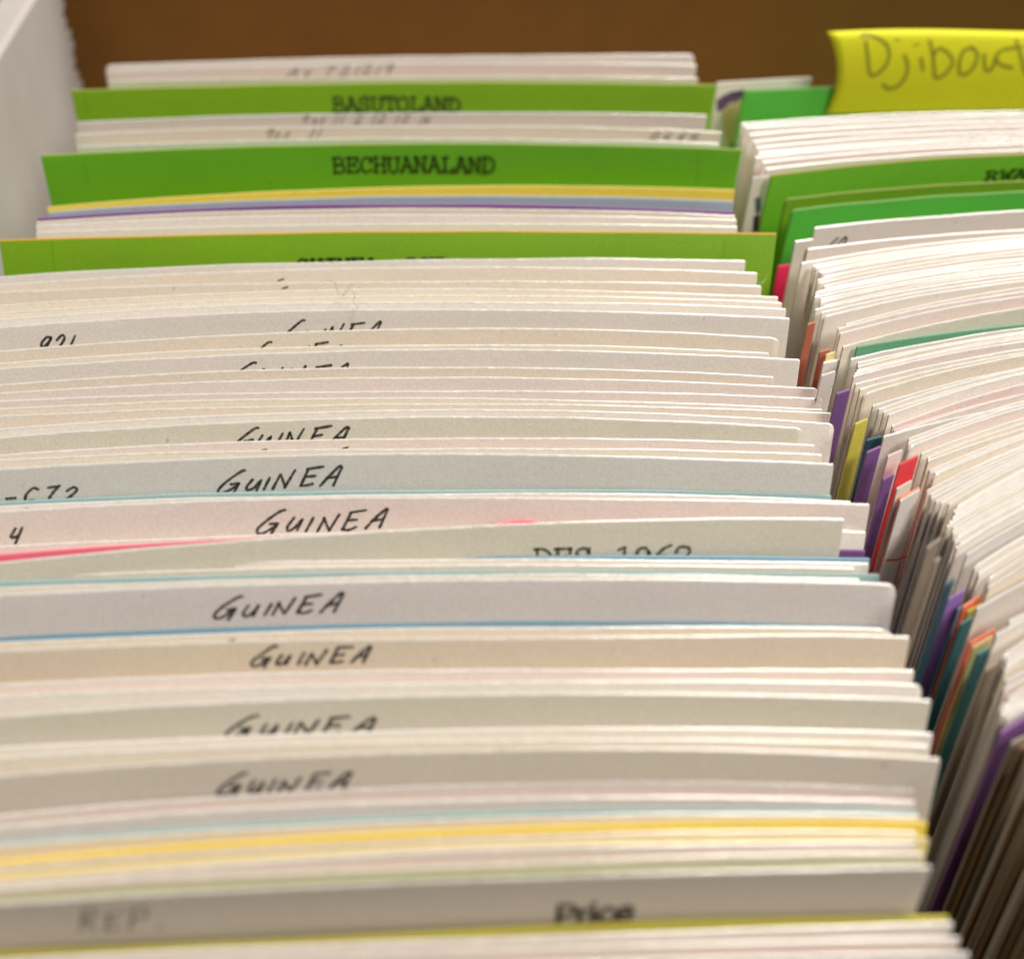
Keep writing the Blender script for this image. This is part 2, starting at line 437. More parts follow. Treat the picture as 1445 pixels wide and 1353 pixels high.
# ------------------------------------------------------------------ the box
corr = paper("white_cardboard", (.45, .43, .41), rough=.7, mottled=.06, bump=.4)
kraft = paper("kraft_cardboard", (.27, .115, .020), rough=.75, mottled=.10, bump=.5)
tablem = paper("dark_table", (.06, .07, .08), rough=.5, mottled=.2)
def box_part(name, x0, x1, y0, y1, z0, z1, mat, parent, bev=0.0006):
    V = []
    for z, i in ((z0, 0), (z1 - bev, 0), (z1, bev)):
        V += [(x0 + i, y0 + i, z), (x1 - i, y0 + i, z), (x1 - i, y1 - i, z), (x0 + i, y1 - i, z)]
    Fc = [(3, 2, 1, 0), (8, 9, 10, 11)]
    for k in (0, 4):
        for i in range(4):
            j = (i + 1) % 4
            Fc.append((k + i, k + j, k + 4 + j, k + 4 + i))
    return mesh_obj(name, V, Fc, [mat], parent=parent, smooth=False)
ZF = -0.098
YB = on_z(600, -30)[1]
XW = -0.0905
box = bpy.data.objects.new("card_box", None); COL.objects.link(box)
box.location = (0.07, 0.15, ZF - 0.003)
tag(box, "white and brown cardboard storage box holding both rows of cards", "box")
def side_wall():
    """left panel; its far end is a torn, perforated edge"""
    ye = on_z(85, 2)[1]
    x1, x0 = XW, XW - 0.0085
    zt = 0.0082
    V, Fc = [], []
    n = 230
    rr = random.Random(5)
    for i in range(n + 1):
        z = ZF + (zt - ZF) * i / n if i < n else zt
        w_ = 0.0 if i == 0 else .0030 * abs(sin(z * 900)) + .0014 * sin(z * 520 + 1) + rr.uniform(-.00018, .00018)
        rnd = .0012 if i == n else (.0003 if i == n - 1 else 0)
        for x in (x0 + rnd, x1 - rnd):
            V.append((x, -0.12, z)); V.append((x, ye + w_ + .012 * (z / .02 if z > 0 else 0) * .0, z))
    for i in range(n):
        a = i * 4; b = a + 4
        Fc += [(a, b, b + 1, a + 1), (a + 2, a + 3, b + 3, b + 2), (a + 1, b + 1, b + 3, a + 3), (a, a + 2, b + 2, b)]
    a = n * 4
    Fc += [(a, a + 2, a + 3, a + 1), (0, 1, 3, 2)]
    return mesh_obj("side_panel", V, Fc, [corr], parent=box, smooth=False)
side_wall()
box_part("back_panel", XW - .03, 0.27, YB, YB + .005, ZF, 0.075, kraft, box)
box_part("side_panel", 0.232, 0.2395, -0.12, YB - .001, ZF, 0.0135, corr, box)
box_part("base_panel", XW - .010, 0.241, -0.12, YB - .0005, ZF - .003, ZF - .0002, corr, box)
tb = mesh_obj("table_top", [(-1.5, -1.2, ZF - .0035), (1.6, -1.2, ZF - .0035), (1.6, 2, ZF - .0035), (-1.5, 2, ZF - .0035)], [(0, 1, 2, 3)], [tablem], smooth=False)
tag(tb, "dark table top under the card box", None, None, "structure")

# ------------------------------------------------------------------ left row
def lean_left(y):
    if y < 225: return radians(3)
    if y < 335: return radians(3 + 17 * (y - 225) / 110)
    if y < 1110: return radians(20)
    if y < 1240: return radians(16)
    return radians(9)
# (yL at x=0 or corner, yC at x=600, xR, yR, tone, options)
LEFT = [
 (92, 80, 981, 77, 'white', dict(xL=147, r=.0015)),
 (101, 90, 983, 92, 'pink', dict(xL=150, txt=[('p', "Ay 721219", (405, 109), (556, 105), 14)], lab="pinkish card with pencilled number just behind the BASUTOLAND divider")),
 (116, 109, 985, 110, 'cream', dict(xL=155)),
 (128, 117, 1012, 120, 'lime', dict(xL=100, key='BASUTOLAND divider', txt=[('t', "BASUTOLAND", (470, 158), (650, 158), 20)], lab="lime green divider card typed BASUTOLAND near the back of the left row")),
 (173, 160, 998, 163, 'gray', dict(xL=107, txt=[('p', "9os 11 2 12 12 16", (425, 175), (610, 174), 13)], lab="pale grey card with faint pencilled figures directly in front of the BASUTOLAND divider")),
 (190, 178, 1018, 187, 'cream', dict(xL=105, txt=[('p', "9os  11", (372, 197), (455, 194), 14), ('p', "2666", (915, 197), (990, 197), 9)], lab="cream card with faint pencilled figures, second in front of the BASUTOLAND divider")),
 (207, 196, 1016, 203, 'white', dict(xL=108)),
 (220, 203, 1047, 211, 'green', dict(xL=57, key='BECHUANALAND divider', txt=[('t', "BECHUANALAND", (470, 244), (699, 243), 21)], lab="bright green divider card typed BECHUANALAND")),
 (293, 264, 1037, 268, 'yellow', dict(xL=66)),
 (300, 277, 1035, 283, 'blue', dict(xL=68)),
 (308, 288, 1036, 299, 'purple', dict(xL=53)),
 (313, 294, 1038, 305, 'beige', dict(xL=51)),
 (318, 303, 1040, 311, 'white', dict(xL=50)),
 (328, 316, 1041, 320, 'cream', dict(xL=50)),
 (338, 327, 1096, 329, 'limeo', dict(xL=-1, key='GUINEA REP divider', txt=[('t', "GUINEA  REP.", (418, 388), (652, 385), 21)], lab="lime green divider with orange top edge, its typed GUINEA half hidden")),
 (391, 366, 1052, 368, 'gray', {}),
 (402, 377, 1069, 385, 'beige', dict(dots=[(396, 395)])),
 (412, 397, 1075, 404, 'beige', dict(dots=[(402, 406)])),
 (430, 408, 1098, 419, 'cream', {}),
 (441, 417, 1104, 428, 'cream', {}),
 (451, 425, 1110, 437, 'white', {}),
 (462, 436, 1115, 450, 'gray', dict(key='921 card', txt=[('h', "GUINEA", (395, 484), (538, 480), 29), ('h', "921", (50, 506), (104, 500), 28)], lab="grey card with handwritten 921 and the tops of GUINEA showing")),
 (495, 464, 1102, 479, 'beige', dict(r=.0012, txt=[('h', "GUINEA", (352, 512), (484, 508), 27)], lab="beige card with only slivers of handwriting, in front of the 921 card")),
 (512, 487, 1085, 498, 'cream', {}),
 (522, 493, 1129, 507, 'gray', dict(txt=[('h', "GUINEA", (322, 540), (498, 535), 27)], lab="grey card jutting right with the tops of GUINEA letters, third in front of 921")),
 (543, 518, 1092, 532, 'beige', {}),
 (555, 532, 1157, 548, 'pink', dict(r=.001)),
 (567, 551, 1160, 563, 'pink', {}),
 (577, 562, 1161, 577, 'cream', {}),
 (588, 570, 1174, 583, 'beige', {}),
 (605, 579, 1178, 598, 'white', dict(r=.0008)),
 (617, 589, 1133, 604, 'sage', dict(r=.0008, key='half hidden GUINEA card', txt=[('h', "GUINEA", (325, 634), (494, 626), 30)], lab="sage-tinted card with bold GUINEA cut off along its lower half")),
 (643, 618, 1150, 629, 'pink', dict(dots=[(372, 635), (487, 632)])),
 (651, 632, 1160, 642, 'cream', {}),
 (661, 641, 1177, 655, 'slate', dict(key='C72 card', txt=[('h', "GUINEA", (305, 695), (485, 684), 29), ('h', "-C72", (8, 711), (115, 706), 22)], lab="blue-grey card with fully legible GUINEA and C72 in black pen")),
 (709, 691, 1174, 701, 'aqua', dict(dx=.0)),
 (716, 697, 1201, 707, 'white', {}),
 (722, 702, 1228, 712, 'pink', dict(key='pinkish GUINEA card', txt=[('h', "GUINEA", (362, 753), (548, 745), 31), ('h', "4", (12, 769), (36, 766), 22)], lab="pinkish card with GUINEA above the red sheet")),
 (745, 735, 760, 736, 'hotpink', dict(xL=688, narrow=True)),
 (771, 750, 1200, 748, 'white', dict(half=640)),
 (783, 755, 1150, 770, 'hotpink', dict()),
 (0, 0, 1205, 758, 'hotpink', dict(short=1178)),
 (0, 0, 1222, 750, 'white', dict(short=1150)),
 (0, 0, 1221, 776, 'purple', dict(short=1150)),
 (794, 746, 1192, 733, 'sage', dict(key='typed DES card', mono=True, txt=[('t', "DES 1962", (752, 802), (976, 798), 27)], lab="sage-tinted card with the tops of typed DES 1962")),
 (800, 787, 1228, 788, 'azure', {}),
 (806, 790, 1226, 794, 'white', {}),
 (815, 799, 1206, 801, 'beige', {}),
 (822, 806, 1242, 812, 'aqua', {}),
 (829, 813, 1213, 817, 'cream', {}),
 (841, 818, 1267, 825, 'lilac', dict(r=.0014, key='lilac GUINEA card', txt=[('h', "GUINEA", (297, 873), (488, 862), 28)], lab="lilac grey card with handwritten GUINEA between two thin blue sheets")),
 (900, 879, 1245, 883, 'azure', {}),
 (906, 886, 1272, 889, 'cream', dict(r=.003, dots=[(327, 903)])),
 (918, 901, 1285, 900, 'tan', dict(key='tan GUINEA card', txt=[('h', "GUINEA", (353, 939), (526, 934), 25)], lab="tan card with small handwritten GUINEA")),
 (966, 947, 1290, 946, 'pink', dict(dash=(320, 975, 341, 969))),
 (985, 964, 1303, 967, 'white', dict(r=.001)),
 (1012, 982, 1314, 987, 'sage', dict(key='broad GUINEA card', txt=[('h', "GUINEA", (315, 1040), (535, 1036), 28)], lab="greenish white card with widely spaced GUINEA touching the card in front")),
 (1056, 1031, 1317, 1036, 'white', {}),
 (1072, 1046, 1311, 1051, 'cream', {}),
 (1095, 1059, 1327, 1071, 'khaki', dict(key='khaki GUINEA card', txt=[('h', "GUINEA", (303, 1122), (500, 1112), 28)], lab="khaki grey card with the frontmost handwritten GUINEA")),
 (1152, 1111, 1290, 1113, 'pink', {}),
 (1170, 1130, 1292, 1133, 'pink', {}),
 (1187, 1150, 1297, 1148, 'aqua', {}),
 (1193, 1157, 1299, 1153, 'cream', {}),
 (1216, 1173, 1310, 1162, 'yellow', {}),
 (1226, 1184, 1295, 1176, 'tan', {}),
 (1236, 1195, 1312, 1184, 'ltyel', {}),
 (1246, 1204, 1294, 1190, 'pink', {}),
 (1258, 1222, 1303, 1205, 'tan', {}),
 (1270, 1236, 1307, 1220, 'moss', {}),
 (1279, 1245, 1315, 1224, 'khaki', dict(key='Price card', txt=[('p2', "REP.", (112, 1312), (240, 1308), 30), ('s', "Price", (783, 1304), (893, 1297), 27)], lab="khaki grey card printed Price with faint REP at its left")),
 (1343, 1316, 1340, 1293, 'chart', {}),
 (1357, 1329, 1346, 1305, 'white', {}),
 (1372, 1345, 1356, 1326, 'pink', {}),
 (1392, 1368, 1368, 1345, 'white', {}),
]
def smooth_y(vals, k=2.2):
    out = []
    for i in range(len(vals)):
        s, wt = 0, 0
        for j in range(len(vals)):
            g = exp(-((i - j) / k) ** 2 / 2)
            # reflect at the ends so the trend is kept
            s += g * (vals[j] - vals[i]) if True else 0
            wt += g
        lo, hi = i, len(vals) - 1 - i
        edge = min(lo, hi)
        f = min(1.0, edge / 4)
        out.append(vals[i] + f * s / wt)
    return out
for i, q in enumerate(LEFT):
    if 'short' in q[5]: LEFT[i] = (760, 740, q[2], q[3], q[4], q[5])
Y0 = [on_z(600, c[1])[1] for c in LEFT]
YS = smooth_y(Y0)
CARDS = {}
def ordinal(n): return ['', 'first', 'second', 'third', 'fourth', 'fifth', 'sixth', 'seventh', 'eighth', 'ninth', 'tenth', 'eleventh', 'twelfth',
    'thirteenth', 'fourteenth', 'fifteenth', 'sixteenth', 'seventeenth', 'eighteenth', 'nineteenth', 'twentieth', 'twenty-first', 'twenty-second', 'twenty-third', 'twenty-fourth', 'twenty-fifth', 'twenty-sixth'][n]
def put_text(card, ob, o, seed):
    for i, (kind, s, p0, p1, h) in enumerate(o.get('txt', [])):
        if kind == 'h':
            write(card, ob, s, p0, p1, h, HAND, INK, .00042, shear=.45, jit=.08, name="handwriting", seed=seed * 7 + i)
        elif kind == 'p':
            write(card, ob, s, p0, p1, h, HAND, PENCIL, .00042, shear=.4, jit=.08, name="pencil_writing", seed=seed * 7 + i)
        elif kind == 'p2':
            write(card, ob, s, p0, p1, h, HAND, PENCIL, .00045, shear=.2, jit=.05, name="pencil_writing", seed=seed * 7 + i)
        elif kind == 't':
            write(card, ob, s, p0, p1, h, TYPED, TYPE, .00060 if not o.get('mono') else .00050, jit=.02, name="typed_lettering", seed=seed * 7 + i)
        elif kind == 's':
            write(card, ob, s, p0, p1, h, SANS, PRINT, .00062, name="printed_lettering", seed=seed * 7 + i)
    for (px, py) in o.get('dots', []):
        write(card, ob, "-", (px - 4, py + 4), (px + 8, py + 1), 8, HAND, INK, .0003, name="pen_mark", seed=seed)
    if 'dash' in o:
        a, b, c, d = o['dash']
        write(card, ob, "-", (a, b + 3), (c + 10, d + 3), 8, HAND, INK, .0003, name="pen_mark", seed=seed)

lastkey, cnt = None, 0
nback = 0
for i, (yL, yC, xR, yR, tn, o) in enumerate(LEFT):
    dz = (Y0[i] - YS[i]) * tan(-math.atan2(ray(600, yC)[2], ray(600, yC)[1]))
    dz = max(-.004, min(.004, dz))
    xl_px = o.get('xL', 0)
    if o.get('narrow'):
        xm = (xl_px + xR) / 2
        pts = [on_z(xl_px, yL, dz), on_z(xm, min(yC, yL, yR), dz), on_z(xR, yR, dz)]
    else:
        pts = [on_z(xl_px, yL, dz), on_z(600, yC, dz), on_z(xR, yR, dz)]
    (xa, ya), (xb, yb), (xc, yc) = pts
    if 'short' in o:
        # stands behind the sheet in front of it and shows only at its right end
        j = i + 1
        while 'short' in LEFT[j][5]: j += 1
        q = LEFT[j]
        dj = (Y0[j] - YS[j]) * tan(-math.atan2(ray(600, q[1])[2], ray(600, q[1])[1]))
        dj = max(-.004, min(.004, dj))
        P3 = [on_z(0, q[0], dj), on_z(600, q[1], dj), on_z(q[2], q[3], dj)]
        (xa, ya), (xb, yb), (xc, yc) = P3
        m_ = .0012 * (j - i)
        g = lambda x: m_ + ya * (x - xb) * (x - xc) / ((xa - xb) * (xa - xc)) + yb * (x - xa) * (x - xc) / ((xb - xa) * (xb - xc)) + yc * (x - xa) * (x - xb) / ((xc - xa) * (xc - xb))
        r_ = ray(xR, yR); xe = xc
        for _ in range(8):
            t_ = g(xe) / r_[1]; xe = r_[0] * t_
        dz = CAM_H + r_[2] * t_
        ya += m_; yb += m_; yc += m_
    def f(x, xa=xa, ya=ya, xb=xb, yb=yb, xc=xc, yc=yc):
        x_ = max(x, xa - .012) if True else x
        q = ya * (x_ - xb) * (x_ - xc) / ((xa - xb) * (xa - xc)) + yb * (x_ - xa) * (x_ - xc) / ((xb - xa) * (xb - xc)) + yc * (x_ - xa) * (x_ - xb) / ((xc - xa) * (xc - xb))
        return q
    x1 = xc
    if 'short' in o:
        x1 = xe; x0 = xe - .03
    elif 'xL' in o: x0 = xa
    else: x0 = max(-.083, xc - .14)
    th = .00038 if not TONES[tn][2] else .00044
    if tn in ('azure', 'aqua', 'red', 'moss'): th = .0004
    c = Card(x0, x1, dz, f, lean_left(yC), .094 + dz if not o.get('narrow') else .03, th=th, r=o.get('r', .00015), seed=i)
    div = tn in ('lime', 'green', 'limeo')
    ob = c.build("divider_card" if div else "index_card", list(tone(tn)))
    put_text(c, ob, o, i)
    if o.get('key'):
        lab = o['lab']; lastkey, cnt = o['key'], 0
    else:
        cnt += 1
        if 'lab' in o: lab = o['lab']
        elif lastkey is None:
            nback += 1
            lab = ["white card with rounded corners, rearmost of the left row against the brown panel", "", "cream card touching the back of the BASUTOLAND divider"][i]
        elif 'short' in o:
            lab = "small %s piece peeking past the right end of the typed DES card" % WORD[tn]
        elif o.get('narrow'):
            lab = "small hot pink tab peeking above the sage card with typed DES"
        else:
            lab = "%s card in the left row, %s in front of the %s" % (WORD[tn], ordinal(cnt), lastkey)
            if cnt == 1: lab = "%s card in the left row, directly in front of the %s" % (WORD[tn], lastkey)
    tag(ob, lab, "divider card" if div else "index card", "cards filed in the left row")
    CARDS[('L', i)] = (c, ob)

# ------------------------------------------------------------------ right row
# (xL, yL, y at 1445, tone, drop below the row's top, options)
D = {}
RIGHT = [
 (1012, 117, 103, 'postal', 0, dict(x1=1150, art=True, lab="rearmost off-white card of the right row with a purple stamp design")),
 (1050, 128, 118, 'emerald', 0, dict(key='yellow-noted divider', lab="emerald green divider card carrying the yellow sticky note", note=True)),
 (1046, 175, 157, 'gray', 0, {}),
 (1051, 181, 163, 'white', 0, {}),
 (1057, 190, 171, 'white', 0, {}),
 (1063, 200, 178, 'pink', 0, {}),
 (1067, 208, 186, 'white', 0, {}),
 (1070, 216, 193, 'pink', 0, dict(txt=[('p', "1C6 C1", (1345, 206), (1445, 201), 8)])),
 (1066, 222, 199, 'white', 0, {}),
 (1076, 229, 204, 'pink', 0, {}),
 (1081, 239, 211, 'pink', 0, {}),
 (1062, 252, 235, 'postal', .001, dict(x1=1082, art2=True)),
 (1087, 247, 218, 'kelly', 0, dict(key='grass green typed divider', lab="grass green divider with tan top edge and dark typed letters", txt=[('t', "RWANDA", (1388, 256), (1510, 249), 13)])),
 (1108, 281, 256, 'olive', 0, dict(key='olive divider', lab="olive green divider between the two brighter green dividers of the right row")),
 (1117, 296, 271, 'emerald', 0, dict(key='frontmost emerald divider', lab="bright emerald divider, frontmost green one of the right row")),
 (1098, 376, 366, 'crimson', .004, dict(x1=1122)),
 (1150, 322, 297, 'gray', 0, dict(txt=[('h', "/a", (1163, 354), (1192, 350), 17)], key='pen-marked grey card', lab="tall pale grey card with a pen slash, ahead of the emerald divider")),
 (1122, 340, 330, 'sage', .001, dict(x1=1145)),
 (1140, 352, 324, 'pink', 0, {}),
 (1131, 371, 331, 'white', 0, {}),
 (1148, 375, 337, 'cream', 0, {}),
 (1156, 383, 342, 'white', 0, {}),
 (1163, 390, 347, 'white', 0, {}),
 (1153, 400, 353, 'cream', 0, dict(r=.001)),
 (1166, 407, 364, 'white', 0, {}),
 (1151, 415, 370, 'white', 0, {}),
 (1158, 422, 376, 'white', 0, {}),
 (1151, 437, 387, 'white', 0, {}),
 (1163, 447, 396, 'white', 0, dict(r=.0008)),
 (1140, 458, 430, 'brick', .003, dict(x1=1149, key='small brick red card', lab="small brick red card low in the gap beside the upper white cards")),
 (1194, 458, 406, 'cream', 0, {}),
 (1186, 471, 419, 'pink', 0, {}),
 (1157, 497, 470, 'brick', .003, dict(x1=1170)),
 (1166, 500, 470, 'ltyel', .003, dict(x1=1178)),
 (1190, 489, 434, 'cream', 0, {}),
 (1162, 512, 490, 'white', .002, dict(x1=1186)),
 (1210, 491, 457, 'mint', 0, dict(flat=True, key='slanting mint card', lab="mint green card edge slanting up to the right between white cards")),
 (1201, 507, 463, 'gray', 0, {}),
 (1209, 524, 474, 'cream', 0, {}),
 (1205, 532, 482, 'pink', 0, {}),
 (1160, 530, 500, 'gray', .002, dict(x1=1178)),
 (1208, 543, 493, 'white', 0, {}),
 (1218, 556, 502, 'cream', 0, dict(r=.0012, dots=[(1300, 555)])),
 (1181, 556, 530, 'purple', .003, dict(x1=1198, key='low purple card', lab="purple card low in the gap left of the mustard card")),
 (1232, 573, 519, 'gray', 0, {}),
 (1255, 587, 528, 'white', 0, {}),
 (1207, 598, 582, 'chart', .004, dict(x1=1224, key='mustard card', lab="mustard yellow card standing low in the gap between the rows")),
 (1260, 601, 544, 'pink', 0, {}),
 (1262, 608, 556, 'rose', 0, {}),
 (1264, 612, 558, 'pink', 0, {}),
 (1224, 622, 600, 'navy', .004, dict(x1=1244)),
 (1247, 615, 571, 'gray', 0, {}),
 (1224, 638, 618, 'purple', .005, dict(x1=1243, key='small purple card', lab="small purple card between the mustard and red cards")),
 (1283, 620, 566, 'white', 0, {}),
 (1283, 633, 577, 'pink', 0, dict(r=.001)),
 (1254, 645, 628, 'pink', .002, dict(x1=1274)),
 (1301, 641, 592, 'white', 0, {}),
 (1310, 651, 604, 'cream', 0, {}),
 (1269, 655, 640, 'red', .002, dict(x1=1296, key='red card', lab="red card standing in the gap beside the white cards")),
 (1247, 677, 660, 'purple', .005, dict(x1=1262)),
 (1312, 664, 612, 'white', 0, {}),
 (1318, 672, 620, 'cream', 0, dict(r=.001)),
 (1266, 690, 672, 'tan', .004, dict(x1=1288)),
 (1270, 703, 682, 'coral', .002, dict(x1=1301, r=.0004)),
 (1271, 707, 686, 'gray', .002, dict(x1=1300, redline=True, key='grey card with red line', lab="grey card with a red line across it, deep in the gap")),
 (1316, 688, 628, 'white', 0, {}),
 (1315, 704, 640, 'gray', 0, {}),
 (1330, 712, 650, 'white', 0, {}),
 (1340, 712, 655, 'cream', 0, {}),
 (1352, 718, 662, 'white', 0, {}),
 (1349, 727, 671, 'cream', 0, {}),
 (1337, 742, 683, 'white', 0, {}),
 (1345, 750, 692, 'cream', 0, {}),
 (1350, 760, 702, 'white', 0, dict(r=.001)),
 (1351, 774, 714, 'white', 0, {}),
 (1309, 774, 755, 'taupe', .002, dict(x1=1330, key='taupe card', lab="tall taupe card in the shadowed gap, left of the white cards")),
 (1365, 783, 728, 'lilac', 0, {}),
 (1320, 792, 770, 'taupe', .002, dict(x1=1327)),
 (1379, 797, 741, 'white', 0, {}),
 (1382, 808, 752, 'cream', 0, {}),
 (1395, 817, 765, 'white', 0, dict(r=.001)),
 (1335, 826, 808, 'navy', .003, dict(x1=1348, key='dark teal card', lab="dark teal card standing low in the gap beside the violet card")),
 (1396, 830, 775, 'cream', 0, {}),
 (1338, 846, 826, 'violet', .003, dict(x1=1363, key='violet card', lab="violet card standing in the gap beside the dark teal card")),
 (1352, 859, 835, 'azure', .003, dict(x1=1361)),
 (1360, 856, 834, 'coral', .002, dict(x1=1388)),
 (1366, 864, 845, 'chart', .002, dict(x1=1391)),
 (1357, 882, 862, 'teal', .002, dict(x1=1374)),
 (1380, 860, 824, 'gray', 0, dict(key='broad grey card', lab="broad pale grey card just above the coral, yellow and teal sheets")),
 (1425, 878, 868, 'white', 0, {}),
 (1370, 909, 880, 'coral', .001, dict(x1=1408)),
 (1374, 915, 886, 'ltyel', .001, dict(x1=1403)),
 (1380, 923, 893, 'teal', .001, dict(x1=1400, key='front teal sheet', lab="teal sheet beneath the coral and yellow edges, low on the right")),
 (1407, 897, 876, 'white', 0, {}),
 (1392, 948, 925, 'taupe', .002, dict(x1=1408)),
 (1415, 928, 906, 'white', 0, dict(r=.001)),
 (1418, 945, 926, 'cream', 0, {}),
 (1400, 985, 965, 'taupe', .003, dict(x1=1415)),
 (1420, 962, 948, 'gray', 0, {}),
 (1412, 1000, 982, 'white', 0, dict(r=.001)),
 (1422, 1016, 1002, 'white', 0, {}),
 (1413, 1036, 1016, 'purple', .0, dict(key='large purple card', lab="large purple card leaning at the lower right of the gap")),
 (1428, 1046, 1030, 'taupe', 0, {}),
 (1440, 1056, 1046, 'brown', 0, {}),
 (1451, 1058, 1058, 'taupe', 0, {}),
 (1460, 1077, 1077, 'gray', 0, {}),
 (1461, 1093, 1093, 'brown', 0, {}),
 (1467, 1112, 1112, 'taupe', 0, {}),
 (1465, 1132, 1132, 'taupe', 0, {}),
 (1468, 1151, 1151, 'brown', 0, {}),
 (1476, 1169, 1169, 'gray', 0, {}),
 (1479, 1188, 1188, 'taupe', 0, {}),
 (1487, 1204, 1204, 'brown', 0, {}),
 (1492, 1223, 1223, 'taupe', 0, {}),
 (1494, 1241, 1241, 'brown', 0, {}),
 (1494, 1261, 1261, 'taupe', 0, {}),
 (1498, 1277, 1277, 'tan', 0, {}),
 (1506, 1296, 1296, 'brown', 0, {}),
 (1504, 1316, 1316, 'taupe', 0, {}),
]
lastkey, cnt = 'yellow-noted divider', 0
def pack(rows):
    """the plain cards stand in tight bundles: thinner sheets between the ones listed"""
    rr = random.Random(11)
    plain = ('white', 'cream', 'pink', 'gray', 'lilac')
    out = []
    for k, q in enumerate(rows):
        out.append(q)
        if k + 1 < len(rows):
            n = rows[k + 1]
            if q[3] in plain and n[3] in plain and 'x1' not in q[5] and 'x1' not in n[5] and q[0] > 1140 and q[0] < 1430 and not q[5].get('key') \
               and 6 <= n[1] - q[1] and n[2] - q[2] > 4:
                m = 2 if n[1] - q[1] > 13 else 1
                for e in range(m):
                    t = (e + 1) / (m + 1)
                    out.append((q[0] + (n[0] - q[0]) * t + rr.uniform(-7, 9), q[1] + (n[1] - q[1]) * t, q[2] + (n[2] - q[2]) * t, rr.choice(('white', 'pink', 'cream', 'white')), 0, {}))
    return out
RIGHT = pack(RIGHT)
YR0 = [on_z(c[0], c[1], -c[4])[1] for c in RIGHT]
def full_curve(xL, yL, yR, z=0.0):
    """bowed sheet: straight through the middle, curling towards the camera at its ends"""
    xa, ya = on_z(xL, yL, z)
    if xL > 1425: xb, yb = xa + .02, ya + .008
    else: xb, yb = on_z(1445, yR, z)
    Wc = .14
    xm = xa + Wc / 2
    k = ((xb - xm) / (Wc / 2)) ** 2
    B = .005 if abs(1 - k) < .02 else (yb - ya) / (1 - k)
    B = max(-.002, min(.024, B))
    return xa, (lambda x: ya + B - B * ((x - xm) / (Wc / 2)) ** 2)
for i, (xL, yL, yR, tn, drop, o) in enumerate(RIGHT):
    z = -drop
    if 'x1' in o and not o.get('art'):
        # a short card stands just behind the next full-size card and follows its bow; its top is where it is seen
        j = i + 1
        while 'x1' in RIGHT[j][5]: j += 1
        g = full_curve(*RIGHT[j][:3])[1]
        m = .0009 * (j - i)
        f = lambda x, g=g, m=m: g(x) + m
        r_ = ray(xL, yL)
        xa = on_z(xL, yL, 0)[0]
        for _ in range(8):
            t_ = f(xa) / r_[1]; xa = r_[0] * t_
        z = CAM_H + r_[2] * t_
        x1 = xa + (o['x1'] - xL) / F * (t_ * sqrt(r_[1] ** 2 + r_[2] ** 2)) * 1.1 + .0003
    else:
        xa, f = full_curve(xL, yL, yR, z)
        x1 = on_z(o['x1'], yL, z)[0] if 'x1' in o else xa + .14
    div = tn in ('emerald', 'olive', 'kelly')
    th = .00044 if TONES[tn][2] else .00038
    c = Card(xa, x1, z, f, radians(9 if yL > 300 else 4), .094 + min(z, .004), th=th, r=o.get('r', .0002 if not div else .0009), seed=200 + i)
    ob = c.build("divider_card" if div else "index_card", list(tone(tn)))
    put_text(c, ob, o, 300 + i)
    if o.get('key'):
        lab = o['lab']; lastkey, cnt = o['key'], 0
    elif 'lab' in o: lab = o['lab']
    else:
        cnt += 1
        lab = "%s card in the right row, %s ahead of the %s" % (WORD[tn], ordinal(cnt), lastkey)
        if o.get('art2'): lab = "small off-white card with blue print low in the gap behind the grass green divider"
    tag(ob, lab, "divider card" if div else "index card", "cards filed in the right row")
    CARDS[('R', i)] = (c, ob)

# ------------------------------------------------------------------ save for placing the last things
def patch(card, ob, name, pts, mat, off=.00005):
    """flat printed shape on a card's face, given by pixel corners"""
    V = []
    for p in pts:
        x, v = card.find(*p)
        V.append(card.P(x, v, off))
    return mesh_obj(name, V, [tuple(range(len(V)))], [mat], parent=ob, smooth=False)

# printed pictures on the rearmost right card and on the small one in the gap
PURP = ink("stamp_purple_ink", (.16, .06, .20)); PEACH = ink("stamp_peach_ink", (.75, .50, .26)); DARK = ink("stamp_dark_ink", (.07, .045, .06)); BLUEI = ink("stamp_blue_ink", (.12, .20, .26))
c, ob = CARDS[('R', 0)]
patch(c, ob, "stamp_print", [(1018, 160), (1030, 148), (1050, 140), (1050, 178), (1044, 205), (1030, 214), (1022, 190)], PEACH, .00004)
patch(c, ob, "stamp_print", [(1011, 142), (1022, 134), (1034, 130), (1050, 126), (1050, 138), (1040, 144), (1030, 146), (1020, 156), (1011, 158)], PURP, .00006)
patch(c, ob, "stamp_print", [(1028, 130), (1050, 128), (1050, 131), (1036, 134)], DARK, .00008)
patch(c, ob, "stamp_print", [(1030, 205), (1046, 196), (1046, 216), (1032, 222)], DARK, .00008)
k2 = [i for i, q in enumerate(RIGHT) if q[5].get('art2')][0]
c, ob = CARDS[('R', k2)]
patch(c, ob, "stamp_print", [(1065, 280), (1073, 277), (1074, 296), (1066, 302)], BLUEI, .00005)
patch(c, ob, "stamp_print", [(1063, 306), (1072, 303), (1070, 325), (1062, 328)], DARK, .00005)
k3 = [i for i, q in enumerate(RIGHT) if q[5].get('redline')][0]
c, ob = CARDS[('R', k3)]
REDI = ink("red_pen_ink", (.6, .05, .05))
patch(c, ob, "red_line", [(1250, 789), (1266, 788), (1280, 783), (1280, 785.5), (1266, 790.5), (1250, 791.5)], REDI)

